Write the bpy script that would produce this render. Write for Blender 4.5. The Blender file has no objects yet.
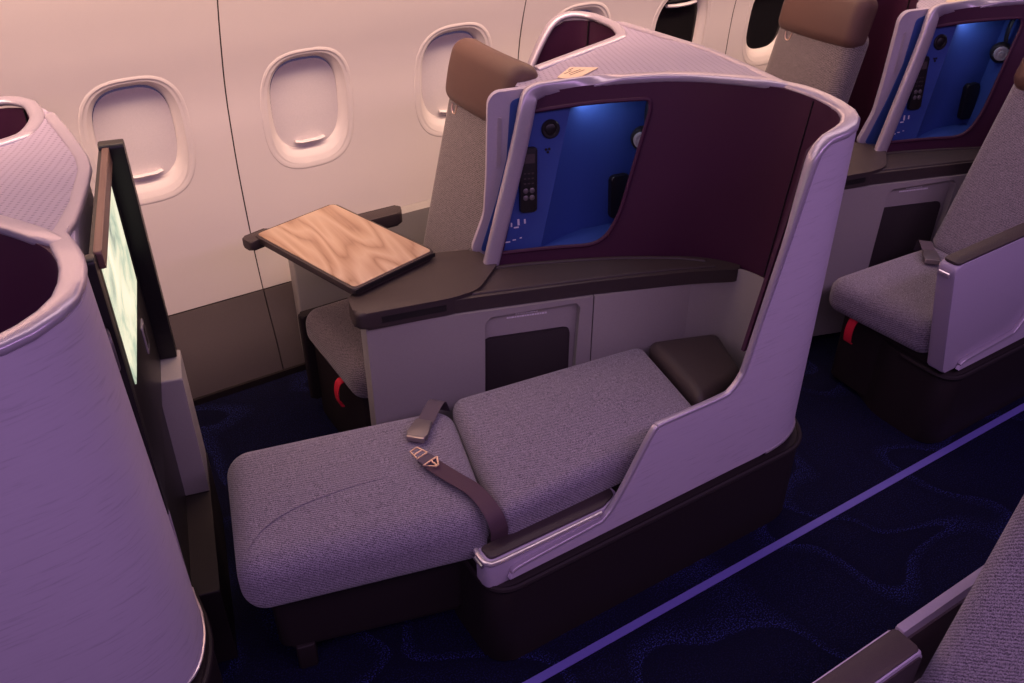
import bpy, bmesh, math
from math import sin, cos, pi, radians, sqrt
from mathutils import Vector, Matrix
from mathutils.geometry import delaunay_2d_cdt

S = bpy.context.scene
COL = S.collection

# ------------------------------------------------------------------ camera
FPX, TH, AZ, CH = 900.0, radians(34.0), radians(57.6), 1.9
cam_d = bpy.data.cameras.new('camera')
cam = bpy.data.objects.new('camera', cam_d)
COL.objects.link(cam)
cam_d.sensor_width = 36.0
cam_d.lens = FPX / 1024 * 36.0
cam_d.clip_start = 0.02
fwv = Vector((cos(AZ) * cos(TH), sin(AZ) * cos(TH), -sin(TH)))
rtv = Vector((sin(AZ), -cos(AZ), 0))
upv = rtv.cross(fwv)
cam.matrix_world = Matrix(((rtv.x, upv.x, -fwv.x, 0), (rtv.y, upv.y, -fwv.y, 0), (rtv.z, upv.z, -fwv.z, CH), (0, 0, 0, 1)))
S.camera = cam

# ------------------------------------------------------------------ world, lamps, exposure
w = bpy.data.worlds.new('cabin_ambient')
S.world = w
w.use_nodes = True
bg = w.node_tree.nodes['Background']
bg.inputs[0].default_value = (0.50, 0.36, 0.80, 1)
bg.inputs[1].default_value = 0.11


def area(name, loc, size, energy, color, target=None):
    l = bpy.data.lights.new(name, 'AREA')
    l.shape = 'RECTANGLE'
    l.size, l.size_y = size
    l.energy = energy
    l.color = color
    o = bpy.data.objects.new(name, l)
    COL.objects.link(o)
    o.location = loc
    d = Vector(target) - Vector(loc) if target else Vector((0, 0, -1))
    o.rotation_euler = d.to_track_quat('-Z', 'Y').to_euler()
    return o


# warm cove strip under the overhead bins, along the window wall
o = area('cove_light_warm', (1.2, 2.30, 1.72), (7.0, 0.10), 58, (1.0, 0.65, 0.46), None)
o.rotation_euler = (radians(50), 0, 0)
# violet ceiling mood light above the aisle
o = area('ceiling_light_violet', (0.6, -0.15, 2.2), (6.0, 0.35), 55, (0.85, 0.50, 1.0), None)
o = area('ceiling_light_rose', (0.8, 1.9, 2.1), (5.5, 0.25), 19, (1.0, 0.74, 0.76), None)
S.view_settings.view_transform = 'Standard'
S.view_settings.look = 'None'
S.view_settings.gamma = 1.0
S.view_settings.use_curve_mapping = False
S.view_settings.exposure = 0.0


# ------------------------------------------------------------------ materials
def mat(name, color, rough=0.6, metal=0.0, spec=0.4, bump=0, bscale=200, coat=0.0):
    m = bpy.data.materials.new(name)
    m.use_nodes = True
    nt = m.node_tree
    b = nt.nodes['Principled BSDF']
    b.inputs['Base Color'].default_value = (*color, 1)
    b.inputs['Roughness'].default_value = rough
    b.inputs['Metallic'].default_value = metal
    b.inputs['Specular IOR Level'].default_value = spec
    b.inputs['Coat Weight'].default_value = coat
    tc = nt.nodes.new('ShaderNodeTexCoord')
    n = nt.nodes.new('ShaderNodeTexNoise')
    n.inputs['Scale'].default_value = bscale
    n.inputs['Detail'].default_value = 2
    nt.links.new(tc.outputs['Object'], n.inputs['Vector'])
    # slight tonal variation, every surface is procedural
    mx = nt.nodes.new('ShaderNodeMix')
    mx.data_type = 'RGBA'
    mx.inputs['A'].default_value = (*[c * 0.94 for c in color], 1)
    mx.inputs['B'].default_value = (*[min(1, c * 1.06) for c in color], 1)
    nt.links.new(n.outputs['Fac'], mx.inputs['Factor'])
    nt.links.new(mx.outputs['Result'], b.inputs['Base Color'])
    if bump:
        bp = nt.nodes.new('ShaderNodeBump')
        bp.inputs['Strength'].default_value = bump
        bp.inputs['Distance'].default_value = 0.002
        nt.links.new(n.outputs['Fac'], bp.inputs['Height'])
        nt.links.new(bp.outputs['Normal'], b.inputs['Normal'])
    return m


def nodes(m):
    nt = m.node_tree
    return nt, nt.nodes['Principled BSDF'], nt.nodes, nt.links


def ramp(nt, src, stops, interp='LINEAR'):
    r = nt.nodes.new('ShaderNodeValToRGB')
    r.color_ramp.interpolation = interp
    e = r.color_ramp.elements
    while len(e) < len(stops):
        e.new(0.5)
    for el, (p, c) in zip(e, stops):
        el.position = p
        el.color = (*c, 1)
    nt.links.new(src, r.inputs['Fac'])
    return r


def fabric_mat(name, c1, c2, scale=480, stripes=0.16):
    m = mat(name, c1, 0.92, 0, 0.15)
    nt, b, N, L = nodes(m)
    tc = N.new('ShaderNodeTexCoord')
    n = N.new('ShaderNodeTexNoise')
    n.inputs['Scale'].default_value = scale
    n.inputs['Detail'].default_value = 3
    L.new(tc.outputs['Object'], n.inputs['Vector'])
    wv = N.new('ShaderNodeTexWave')
    wv.wave_type = 'BANDS'
    wv.bands_direction = 'DIAGONAL'
    wv.inputs['Scale'].default_value = 75
    wv.inputs['Distortion'].default_value = 3.0
    wv.inputs['Detail'].default_value = 2
    wv.inputs['Detail Scale'].default_value = 3
    L.new(tc.outputs['Object'], wv.inputs['Vector'])
    mx = N.new('ShaderNodeMix')
    mx.data_type = 'FLOAT'
    mx.inputs[0].default_value = stripes
    L.new(n.outputs['Fac'], mx.inputs[2])
    L.new(wv.outputs['Fac'], mx.inputs[3])
    r = ramp(nt, mx.outputs[0], [(0.36, c1), (0.62, c2)])
    L.new(r.outputs['Color'], b.inputs['Base Color'])
    bp = N.new('ShaderNodeBump')
    bp.inputs['Strength'].default_value = 0.6
    bp.inputs['Distance'].default_value = 0.002
    L.new(mx.outputs[0], bp.inputs['Height'])
    L.new(bp.outputs['Normal'], b.inputs['Normal'])
    b.inputs['Sheen Weight'].default_value = 0.25
    return m


M = {}
M['wall'] = mat('wall_panel_cream', (0.70, 0.63, 0.60), 0.5, 0, 0.35, 0.05, 900)
M['dado'] = mat('kick_panel_taupe', (0.13, 0.105, 0.10), 0.6)
M['shade'] = mat('window_shade', (0.70, 0.64, 0.63), 0.45)
M['glass'] = mat('night_window_glass', (0.012, 0.011, 0.012), 0.12, 0, 0.5)
M['lav'] = mat('shell_lacquer_pale', (0.41, 0.355, 0.45), 0.42, 0, 0.4)
M['rim'] = mat('shell_rim_pale', (0.44, 0.385, 0.455), 0.28, 0.4, 0.5)
M['trim'] = mat('satin_metal_trim', (0.60, 0.53, 0.58), 0.28, 0.75, 0.5)
M['maroon'] = mat('maroon_leather', (0.048, 0.0085, 0.032), 0.55, 0, 0.35, 0.12, 500)
M['blue'] = mat('blue_lining', (0.032, 0.070, 0.285), 0.5, 0, 0.4)
M['grey'] = mat('console_grey', (0.33, 0.305, 0.285), 0.5, 0, 0.4)
M['brown'] = mat('brown_grained_plastic', (0.044, 0.031, 0.031), 0.5, 0, 0.4, 0.25, 700)
M['leather'] = mat('brown_leather', (0.098, 0.050, 0.040), 0.5, 0, 0.35, 0.15, 400)
M['black'] = mat('black_plastic', (0.012, 0.010, 0.011), 0.4, 0, 0.4)
M['dark'] = mat('dark_plinth', (0.017, 0.012, 0.013), 0.6, 0, 0.25)
M['doorpad'] = mat('dark_stowage_flap', (0.030, 0.022, 0.023), 0.7)
M['red'] = mat('red_webbing', (0.60, 0.010, 0.035), 0.7)
M['strap'] = mat('grey_belt_webbing', (0.11, 0.085, 0.105), 0.8, 0, 0.2, 0.4, 900)
M['plum'] = mat('plum_belt_webbing', (0.085, 0.050, 0.064), 0.75, 0, 0.2, 0.4, 900)
M['steel'] = mat('brushed_steel', (0.42, 0.36, 0.36), 0.35, 0.9)
M['gun'] = mat('grey_buckle', (0.16, 0.14, 0.145), 0.4, 0.5)
M['brass'] = mat('champagne_metal', (0.70, 0.50, 0.40), 0.3, 0.8)
M['white'] = mat('white_print', (0.75, 0.72, 0.74), 0.6)
M['cream'] = mat('cream_placard', (0.72, 0.55, 0.38), 0.6)
M['ink'] = mat('placard_ink', (0.20, 0.13, 0.09), 0.7)
M['silver'] = mat('silver_plastic', (0.55, 0.52, 0.55), 0.3, 0.5)
M['gap'] = mat('panel_gap_dark', (0.06, 0.045, 0.045), 0.8)
M['stripmark'] = mat('floor_marking_lilac', (0.125, 0.105, 0.40), 0.6)
M['bronze'] = mat('bronze_lip', (0.19, 0.11, 0.085), 0.4, 0.3)
M['fabric'] = fabric_mat('grey_lilac_weave', (0.058, 0.048, 0.068), (0.300, 0.268, 0.325))
M['fabric_warm'] = fabric_mat('grey_brown_weave', (0.052, 0.041, 0.042), (0.250, 0.208, 0.208))

# perforated lacquer on the deck
m = M['perf'] = mat('perforated_lacquer', (0.50, 0.44, 0.53), 0.36, 0, 0.5)
nt, b, N, L = nodes(m)
tc = N.new('ShaderNodeTexCoord')
mp = N.new('ShaderNodeMapping')
mp.inputs['Scale'].default_value = (62, 84, 0)
mp.inputs['Rotation'].default_value = (0, 0, 0.30)
L.new(tc.outputs['Object'], mp.inputs['Vector'])
fr = N.new('ShaderNodeVectorMath')
fr.operation = 'FRACTION'
L.new(mp.outputs[0], fr.inputs[0])
ds = N.new('ShaderNodeVectorMath')
ds.operation = 'DISTANCE'
ds.inputs[1].default_value = (0.5, 0.5, 0)
L.new(fr.outputs[0], ds.inputs[0])
r = ramp(nt, ds.outputs['Value'], [(0.17, (0.17, 0.14, 0.20)), (0.24, (0.32, 0.27, 0.37))])
L.new(r.outputs['Color'], b.inputs['Base Color'])

# woven streaks on the shell's back
m = M['shell'] = mat('shell_textured_pale', (0.46, 0.40, 0.50), 0.5, 0, 0.3)
nt, b, N, L = nodes(m)
tc = N.new('ShaderNodeTexCoord')
mp = N.new('ShaderNodeMapping')
mp.inputs['Rotation'].default_value = (0.35, -0.25, 0)
mp.inputs['Scale'].default_value = (14, 14, 190)
L.new(tc.outputs['Object'], mp.inputs['Vector'])
n = N.new('ShaderNodeTexNoise')
n.inputs['Scale'].default_value = 1.0
n.inputs['Detail'].default_value = 4
L.new(mp.outputs[0], n.inputs['Vector'])
r = ramp(nt, n.outputs['Fac'], [(0.28, (0.385, 0.335, 0.42)), (0.42, (0.46, 0.40, 0.50)), (0.8, (0.48, 0.42, 0.52))])
L.new(r.outputs['Color'], b.inputs['Base Color'])

# carpet: near-black navy with speckled blue contour swirls
m = M['carpet'] = mat('navy_swirl_carpet', (0.004, 0.004, 0.016), 0.95, 0, 0.1)
nt, b, N, L = nodes(m)
tc = N.new('ShaderNodeTexCoord')
n = N.new('ShaderNodeTexNoise')
n.inputs['Scale'].default_value = 2.7
n.inputs['Detail'].default_value = 0.3
n.inputs['Distortion'].default_value = 0.8
L.new(tc.outputs['Object'], n.inputs['Vector'])
r1 = ramp(nt, n.outputs['Fac'], [(0.36, (0.22, 0.22, 0.22)), (0.46, (0.12, 0.12, 0.12)), (0.553, (0.95, 0.95, 0.95)), (0.564, (0.05, 0.05, 0.05)), (0.70, (0.22, 0.22, 0.22))])
sp = N.new('ShaderNodeTexNoise')
sp.inputs['Scale'].default_value = 250
sp.inputs['Detail'].default_value = 1
L.new(tc.outputs['Object'], sp.inputs['Vector'])
r2 = ramp(nt, sp.outputs['Fac'], [(0.53, (0, 0, 0)), (0.64, (1, 1, 1))])
mu = N.new('ShaderNodeMath')
mu.operation = 'MULTIPLY'
L.new(r1.outputs['Color'], mu.inputs[0])
L.new(r2.outputs['Color'], mu.inputs[1])
r3 = ramp(nt, mu.outputs[0], [(0.0, (0.0035, 0.0035, 0.014)), (1.0, (0.028, 0.035, 0.18))])
L.new(r3.outputs['Color'], b.inputs['Base Color'])
bp = N.new('ShaderNodeBump')
bp.inputs['Strength'].default_value = 0.5
bp.inputs['Distance'].default_value = 0.003
L.new(sp.outputs['Fac'], bp.inputs['Height'])
L.new(bp.outputs['Normal'], b.inputs['Normal'])

# light walnut laminate with a cathedral figure
m = M['wood'] = mat('olive_wood_laminate', (0.5, 0.28, 0.15), 0.32, 0, 0.5)
nt, b, N, L = nodes(m)
tc = N.new('ShaderNodeTexCoord')
mp = N.new('ShaderNodeMapping')
mp.inputs['Rotation'].default_value = (0, 0, radians(-19))
mp.inputs['Scale'].default_value = (10.0, 2.0, 1)
L.new(tc.outputs['Object'], mp.inputs['Vector'])
n = N.new('ShaderNodeTexNoise')
n.inputs['Scale'].default_value = 0.75
n.inputs['Detail'].default_value = 1.5
n.inputs['Distortion'].default_value = 0.5
L.new(mp.outputs[0], n.inputs['Vector'])
ml = N.new('ShaderNodeMath')
ml.operation = 'MULTIPLY'
ml.inputs[1].default_value = 17
L.new(n.outputs['Fac'], ml.inputs[0])
fc = N.new('ShaderNodeMath')
fc.operation = 'PINGPONG'
fc.inputs[1].default_value = 1.0
L.new(ml.outputs[0], fc.inputs[0])
mp2 = N.new('ShaderNodeMapping')
mp2.inputs['Rotation'].default_value = (0, 0, radians(-19))
mp2.inputs['Scale'].default_value = (160, 7, 1)
L.new(tc.outputs['Object'], mp2.inputs['Vector'])
n2 = N.new('ShaderNodeTexNoise')
n2.inputs['Scale'].default_value = 1
n2.inputs['Detail'].default_value = 3
L.new(mp2.outputs[0], n2.inputs['Vector'])
mx = N.new('ShaderNodeMix')
mx.data_type = 'FLOAT'
mx.inputs[0].default_value = 0.35
L.new(fc.outputs[0], mx.inputs[2])
L.new(n2.outputs['Fac'], mx.inputs[3])
r = ramp(nt, mx.outputs[0], [(0.05, (0.24, 0.125, 0.070)), (0.3, (0.40, 0.255, 0.16)), (0.6, (0.48, 0.33, 0.22)), (0.95, (0.54, 0.40, 0.28))])
L.new(r.outputs['Color'], b.inputs['Base Color'])

# lit seatback screen: pale picture with darker strokes
m = M['screen'] = bpy.data.materials.new('lit_screen')
m.use_nodes = True
nt, b, N, L = nodes(m)
b.inputs['Base Color'].default_value = (0.01, 0.01, 0.01, 1)
b.inputs['Roughness'].default_value = 0.2
tc = N.new('ShaderNodeTexCoord')
mp = N.new('ShaderNodeMapping')
mp.inputs['Scale'].default_value = (3, 6, 9)
L.new(tc.outputs['Object'], mp.inputs['Vector'])
n = N.new('ShaderNodeTexNoise')
n.inputs['Scale'].default_value = 1.2
n.inputs['Detail'].default_value = 4
n.inputs['Distortion'].default_value = 0.6
L.new(mp.outputs[0], n.inputs['Vector'])
r = ramp(nt, n.outputs['Fac'], [(0.30, (0.10, 0.16, 0.13)), (0.40, (0.48, 0.56, 0.42)), (0.55, (0.84, 0.80, 0.58)), (0.75, (0.90, 0.86, 0.70))])
L.new(r.outputs['Color'], b.inputs['Emission Color'])
b.inputs['Emission Strength'].default_value = 1.1

M['led'] = bpy.data.materials.new('niche_led_strip')
M['led'].use_nodes = True
b = M['led'].node_tree.nodes['Principled BSDF']
b.inputs['Emission Color'].default_value = (0.75, 0.85, 1.0, 1)
b.inputs['Emission Strength'].default_value = 6.0

# ------------------------------------------------------------------ mesh helpers
XF = [Matrix.Identity(4)]          # placement of the module being built


def root_of(o):
    while o.parent:
        o = o.parent
    return o


def tag(o, label=None, cat=None, group=None, kind=None):
    if label: o['label'] = label
    if cat: o['category'] = cat
    if group: o['group'] = group
    if kind: o['kind'] = kind
    return o


def thing(name, loc, label, cat, group=None):
    o = bpy.data.objects.new(name, None)
    COL.objects.link(o)
    o.empty_display_size = 0.1
    o.location = XF[0] @ Vector(loc)
    return tag(o, label, cat, group)


def obj(name, bm, m, parent=None, angle=40, flip=False, thick=0):
    X = XF[0]
    if flip:
        bmesh.ops.reverse_faces(bm, faces=bm.faces)
    if thick:
        thicken(bm, thick)
    bmesh.ops.transform(bm, matrix=X, verts=bm.verts)
    if X.determinant() < 0:
        bmesh.ops.reverse_faces(bm, faces=bm.faces)
    if parent:
        bmesh.ops.translate(bm, vec=-root_of(parent).location, verts=bm.verts)
    me = bpy.data.meshes.new(name)
    bm.to_mesh(me)
    bm.free()
    for p in me.polygons:
        p.use_smooth = True
    me.set_sharp_from_angle(angle=radians(angle))
    for mm in (m if isinstance(m, (list, tuple)) else [m]):
        me.materials.append(mm)
    o = bpy.data.objects.new(name, me)
    COL.objects.link(o)
    if parent:
        o.parent = parent
    return o


def thicken(bm, t):
    bm.normal_update()
    vs = list(bm.verts); fs = list(bm.faces)
    bd = [(e.verts[0], e.verts[1], e.link_loops[0].vert) for e in bm.edges if len(e.link_faces) == 1]
    mp_ = {v: bm.verts.new(v.co - v.normal * t) for v in vs}
    for f in fs:
        bm.faces.new([mp_[v] for v in reversed(f.verts)])
    for a, b_, first in bd:
        if first != a:
            a, b_ = b_, a
        bm.faces.new((b_, a, mp_[a], mp_[b_]))
    bm.normal_update()
    return bm


def fillet(pts, r, n=6):
    """round the corners of a closed 2D polygon; r a number or one per corner"""
    out = []
    k = len(pts)
    for i in range(k):
        p = Vector(pts[i][:2]); a = Vector(pts[i - 1][:2]); c = Vector(pts[(i + 1) % k][:2])
        rr = r[i] if isinstance(r, (list, tuple)) else r
        u = (a - p); v = (c - p)
        lu, lv = u.length, v.length
        rr_ = min(rr, lu * 0.49, lv * 0.49)
        if rr_ < 1e-5:
            out.append(tuple(p)); continue
        u.normalize(); v.normalize()
        s, e = p + u * rr_, p + v * rr_
        for j in range(n + 1):
            t = j / n
            out.append(tuple(s * (1 - t) ** 2 + p * 2 * t * (1 - t) + e * t * t))
    return out


def catmull(pts, n=8, closed=False):
    P = [Vector(p) for p in pts]
    k = len(P)
    out = []
    rng = range(k if closed else k - 1)
    for i in rng:
        if closed:
            a, b_, c, d = P[i - 1], P[i], P[(i + 1) % k], P[(i + 2) % k]
        else:
            a, b_, c, d = P[max(i - 1, 0)], P[i], P[i + 1], P[min(i + 2, k - 1)]
        for j in range(n):
            t = j / n
            out.append(0.5 * ((2 * b_) + (c - a) * t + (2 * a - 5 * b_ + 4 * c - d) * t * t + (3 * b_ - a - 3 * c + d) * t ** 3))
    if not closed:
        out.append(P[-1])
    return out


def cat_at(P, q):
    """Catmull-Rom value at float index q"""
    k = len(P)
    i = min(max(int(math.floor(q)), 0), k - 2)
    t = q - i
    a, b_, c, d = P[max(i - 1, 0)], P[i], P[i + 1], P[min(i + 2, k - 1)]
    return 0.5 * ((2 * b_) + (c - a) * t + (2 * a - 5 * b_ + 4 * c - d) * t * t + (3 * b_ - a - 3 * c + d) * t ** 3)


def resample(poly, step):
    out = []
    k = len(poly)
    for i in range(k):
        a = Vector(poly[i][:2]); b_ = Vector(poly[(i + 1) % k][:2])
        n = max(1, int(math.ceil((b_ - a).length / step)))
        for j in range(n):
            out.append(a.lerp(b_, j / n))
    return out


def inside(p, poly):
    r = False
    k = len(poly)
    x, y = p[0], p[1]
    for i in range(k):
        x1, y1 = poly[i][0], poly[i][1]
        x2, y2 = poly[i - 1][0], poly[i - 1][1]
        if (y1 > y) != (y2 > y) and x < (x2 - x1) * (y - y1) / (y2 - y1) + x1:
            r = not r
    return r


def sheet(outline, fn, step, holes=()):
    """triangulated sheet in 2D, mapped to space by fn(u, v)"""
    loops = [resample(outline, step)] + [resample(h, step) for h in holes]
    V, Ed = [], []
    for lp in loops:
        b0 = len(V)
        V += lp
        Ed += [(b0 + i, b0 + (i + 1) % len(lp)) for i in range(len(lp))]
    bound = list(V)
    xs = [p[0] for p in loops[0]]; ys = [p[1] for p in loops[0]]
    nx = int((max(xs) - min(xs)) / step) + 1
    ny = int((max(ys) - min(ys)) / step) + 1
    for i in range(nx + 1):
        for j in range(ny + 1):
            p = Vector((min(xs) + i * step, min(ys) + (j + 0.5 * (i % 2)) * step))
            if not inside(p, loops[0]) or any(inside(p, h) for h in loops[1:]):
                continue
            if min((p - q).length_squared for q in bound) < (0.45 * step) ** 2:
                continue
            V.append(p)
    vo, _, fo, *_ = delaunay_2d_cdt([Vector(v) for v in V], Ed, [], 0, 1e-6)
    bm = bmesh.new()
    bv = [bm.verts.new(fn(v[0], v[1])) for v in vo]
    for f in fo:
        c = (vo[f[0]] + vo[f[1]] + vo[f[2]]) / 3
        if inside(c, loops[0]) and not any(inside(c, h) for h in loops[1:]):
            try:
                bm.faces.new([bv[i] for i in f])
            except ValueError:
                pass
    bmesh.ops.delete(bm, geom=[v for v in bm.verts if not v.link_faces], context='VERTS')
    return bm


def prism(poly, z0, z1, bev=0.0, seg=3, fn=None):
    """extruded polygon with rounded top and bottom edges"""
    bm = bmesh.new()
    k = len(poly)
    area2 = sum(poly[i - 1][0] * poly[i][1] - poly[i][0] * poly[i - 1][1] for i in range(k))
    if area2 < 0:
        poly = poly[::-1]
    lo = [bm.verts.new((p[0], p[1], z0)) for p in poly]
    hi = [bm.verts.new((p[0], p[1], z1)) for p in poly]
    bm.faces.new(lo[::-1]); bm.faces.new(hi)
    for i in range(k):
        bm.faces.new((lo[i], lo[(i + 1) % k], hi[(i + 1) % k], hi[i]))
    if bev:
        es = [e for e in bm.edges if (e.verts[0].co.z == e.verts[1].co.z)]
        bmesh.ops.bevel(bm, geom=es, offset=bev, segments=seg, profile=0.5, affect='EDGES', clamp_overlap=True)
    if fn:
        for v in bm.verts:
            v.co = fn(v.co)
    return bm


def frame(o, xd, yd):
    """matrix taking prism (x, y, z) to origin o with axes xd, yd, xd x yd"""
    x = Vector(xd).normalized(); z = x.cross(Vector(yd)).normalized(); y = z.cross(x)
    return Matrix(((x.x, y.x, z.x, o[0]), (x.y, y.y, z.y, o[1]), (x.z, y.z, z.z, o[2]), (0, 0, 0, 1)))


def tprism(mtx, poly, z0, z1, bev=0.0, seg=3):
    bm = prism(poly, z0, z1, bev, seg)
    bmesh.ops.transform(bm, matrix=mtx, verts=bm.verts)
    if mtx.determinant() < 0:
        bmesh.ops.reverse_faces(bm, faces=bm.faces)
    return bm


def rect(x0, x1, y0, y1, r=0.0, n=5):
    p = [(x0, y0), (x1, y0), (x1, y1), (x0, y1)]
    return fillet(p, r, n) if r else p


def rbox(hx, hy, hz, r, fn=None, nin=10, nr=5):
    """rounded box as a quad grid; fn warps (x, y, z) to space"""
    def ax(h):
        rr = min(r, h * 0.999)
        a = [-h + rr * (1 - math.tan((1 - i / nr) * pi / 4)) for i in range(nr)]
        mid = [-(h - rr) + 2 * (h - rr) * i / nin for i in range(nin + 1)]
        return a + mid + [-x for x in a[::-1]]
    A = [ax(hx), ax(hy), ax(hz)]
    H = (hx, hy, hz)
    bm = bmesh.new()
    cache = {}

    def vert(i, j, k):
        key = (i, j, k)
        if key not in cache:
            p = Vector((A[0][i], A[1][j], A[2][k]))
            q = Vector([max(-(H[d] - min(r, H[d] * 0.999)), min(H[d] - min(r, H[d] * 0.999), p[d])) for d in range(3)])
            dv = p - q
            if dv.length > 1e-9:
                rr = [min(r, H[d] * 0.999) for d in range(3)]
                dv.normalize()
                p = Vector([q[d] + dv[d] * rr[d] for d in range(3)])
            cache[key] = bm.verts.new(fn(p) if fn else p)
        return cache[key]
    n = [len(a) - 1 for a in A]
    for d in range(3):
        e, f = (d + 1) % 3, (d + 2) % 3
        for side in (0, n[d]):
            for i in range(n[e]):
                for j in range(n[f]):
                    q = []
                    for di, dj in ((0, 0), (1, 0), (1, 1), (0, 1)):
                        ix = [0, 0, 0]
                        ix[d] = side; ix[e] = i + di; ix[f] = j + dj
                        q.append(vert(*ix))
                    if side == 0:
                        q.reverse()
                    bm.faces.new(q)
    return bm


def cushion(c00, c10, c11, c01, z0, z1, r, crown=0.008, slope=None, nin=14):
    """rounded slab on a four-corner plan"""
    C = [Vector(c) for c in (c00, c10, c11, c01)]
    hx = ((C[1] - C[0]).length + (C[2] - C[3]).length) / 4
    hy = ((C[3] - C[0]).length + (C[2] - C[1]).length) / 4
    hz = (z1 - z0) / 2

    def fn(p):
        s, t = (p.x / hx + 1) / 2, (p.y / hy + 1) / 2
        xy = (C[0] * (1 - s) + C[1] * s) * (1 - t) + (C[3] * (1 - s) + C[2] * s) * t
        z = (z0 + z1) / 2 + p.z
        if p.z > 0:
            z += crown * max(0, sin(pi * min(max(s, 0), 1))) * max(0, sin(pi * min(max(t, 0), 1))) * (p.z / hz)
        if slope:
            z += slope(s, t)
        return Vector((xy.x, xy.y, z))
    return rbox(hx, hy, hz, r, fn, nin)


def sweep(path, prof, up=(0, 0, 1), scale=None, closed_prof=True, caps=True):
    """sweep a profile (side, up) along a path"""
    P = [Vector(p) for p in path]
    k = len(P)
    bm = bmesh.new()
    rings = []
    for i in range(k):
        t = (P[min(i + 1, k - 1)] - P[max(i - 1, 0)]).normalized()
        u = Vector(up[i] if isinstance(up, list) else up)
        s = t.cross(u)
        if s.length < 1e-4:
            s = t.cross(Vector((0, 1, 0.01)))
        s.normalize()
        v = s.cross(t).normalized()
        sc = scale[i] if scale else (1, 1)
        rings.append([bm.verts.new(P[i] + s * a * sc[0] + v * b_ * sc[1]) for a, b_ in prof])
    m_ = len(prof)
    for i in range(k - 1):
        for j in range(m_ if closed_prof else m_ - 1):
            bm.faces.new((rings[i][j], rings[i][(j + 1) % m_], rings[i + 1][(j + 1) % m_], rings[i + 1][j]))
    if caps and closed_prof:
        bm.faces.new(rings[0][::-1]); bm.faces.new(rings[-1])
    bmesh.ops.recalc_face_normals(bm, faces=bm.faces)
    return bm


def ribbon(path, width, thick, sides):
    P = [Vector(p) for p in path]
    k = len(P)
    ups = []
    for i in range(k):
        tn = (P[min(i + 1, k - 1)] - P[max(i - 1, 0)]).normalized()
        f = i / (k - 1) * (len(sides) - 1)
        j = min(int(f), len(sides) - 2)
        sd = Vector(sides[j]).lerp(Vector(sides[j + 1]), f - j).normalized()
        ups.append(sd.cross(tn).normalized())
    w, h = width / 2, thick / 2
    return sweep(P, [(-w, -h), (w, -h), (w, h), (-w, h)], ups)


def circ(rx, ry=None, n=10):
    ry = ry or rx
    return [(rx * cos(2 * pi * i / n), ry * sin(2 * pi * i / n)) for i in range(n)]


def lathe(prof, n=24, mtx=None):
    bm = bmesh.new()
    rings = [[bm.verts.new((r_ * cos(2 * pi * i / n), r_ * sin(2 * pi * i / n), z)) for i in range(n)] for r_, z in prof]
    for a in range(len(rings) - 1):
        for i in range(n):
            bm.faces.new((rings[a][i], rings[a][(i + 1) % n], rings[a + 1][(i + 1) % n], rings[a + 1][i]))
    bm.faces.new(rings[0][::-1]); bm.faces.new(rings[-1])
    if mtx:
        bmesh.ops.transform(bm, matrix=mtx, verts=bm.verts)
    bmesh.ops.recalc_face_normals(bm, faces=bm.faces)
    return bm


def join(*bms):
    out = bmesh.new()
    for b_ in bms:
        me = bpy.data.meshes.new('tmp')
        b_.to_mesh(me); b_.free()
        out.from_mesh(me)
        bpy.data.meshes.remove(me)
    return out


def seq(pairs, x):
    """piecewise linear"""
    for (a, va), (c, vc) in zip(pairs, pairs[1:]):
        if x <= c:
            return va + (vc - va) * max(0, (x - a)) / (c - a)
    return pairs[-1][1]


# ------------------------------------------------------------------ the setting
bm = prism([(-1.6, -1.2), (6.5, -1.2), (6.5, 2.75), (-1.6, 2.75)], -0.03, 0.0)
tag(obj('floor', bm, M['carpet']), kind='structure')

WP = [(-0.02, 2.634), (0.0, 2.636), (0.142, 2.664), (0.275, 2.705), (0.46, 2.738), (0.6, 2.752), (0.75, 2.758), (0.9, 2.750),
      (1.0, 2.737), (1.136, 2.700), (1.286, 2.647), (1.45, 2.57), (1.62, 2.47), (1.80, 2.34)]


def wall_y(z):
    P = [Vector((a, b_)) for a, b_ in WP]
    for i in range(len(P) - 1):
        if z <= P[i + 1].x:
            t = (z - P[i].x) / (P[i + 1].x - P[i].x)
            return cat_at(P, i + t).y
    return P[-1].y


def wall_n(z):
    dy = (wall_y(z + 0.01) - wall_y(z - 0.01)) / 0.02
    return Vector((0, -1, dy)).normalized()


def oval(cx, cz, hw, hh, n=48, e=2.9):
    out = []
    for i in range(n):
        a = 2 * pi * i / n
        c, s = cos(a), sin(a)
        out.append((cx + hw * math.copysign(abs(c) ** (2 / e), c), cz + hh * math.copysign(abs(s) ** (2 / e), s)))
    return out


WINX = [-0.10, 0.432, 0.965, 1.505, 2.03, 2.54, 3.06, 3.58, 4.1]
SEAMS = [-1.3, -0.35, 0.707, 1.77, 2.82, 3.87, 6.4]
WZ = 0.895
walls = []
for a, b_ in zip(SEAMS, SEAMS[1:]):
    hs = [oval(x, WZ, 0.135, 0.185) for x in WINX if a < x < b_]
    bm = sheet([(a + 0.002, 0.318), (b_ - 0.002, 0.318), (b_ - 0.002, 1.8), (a + 0.002, 1.8)],
               lambda u, v: Vector((u, wall_y(v), v)), 0.045, hs)
    walls.append(bm)
wb = join(*walls)
bm2 = sheet([(-1.3, -0.01), (6.4, -0.01), (6.4, 1.8), (-1.3, 1.8)], lambda u, v: Vector((u, wall_y(v) + 0.012, v)), 0.10,
            [oval(x, WZ, 0.137, 0.187) for x in WINX])
for f in bm2.faces:
    f.material_index = 1
wo = join(wb, bm2)
for f in wo.faces:
    if f.normal.y > 0:
        f.normal_flip()
tag(obj('wall_back', wo, [M['wall'], M['gap']]), kind='structure')

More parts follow.
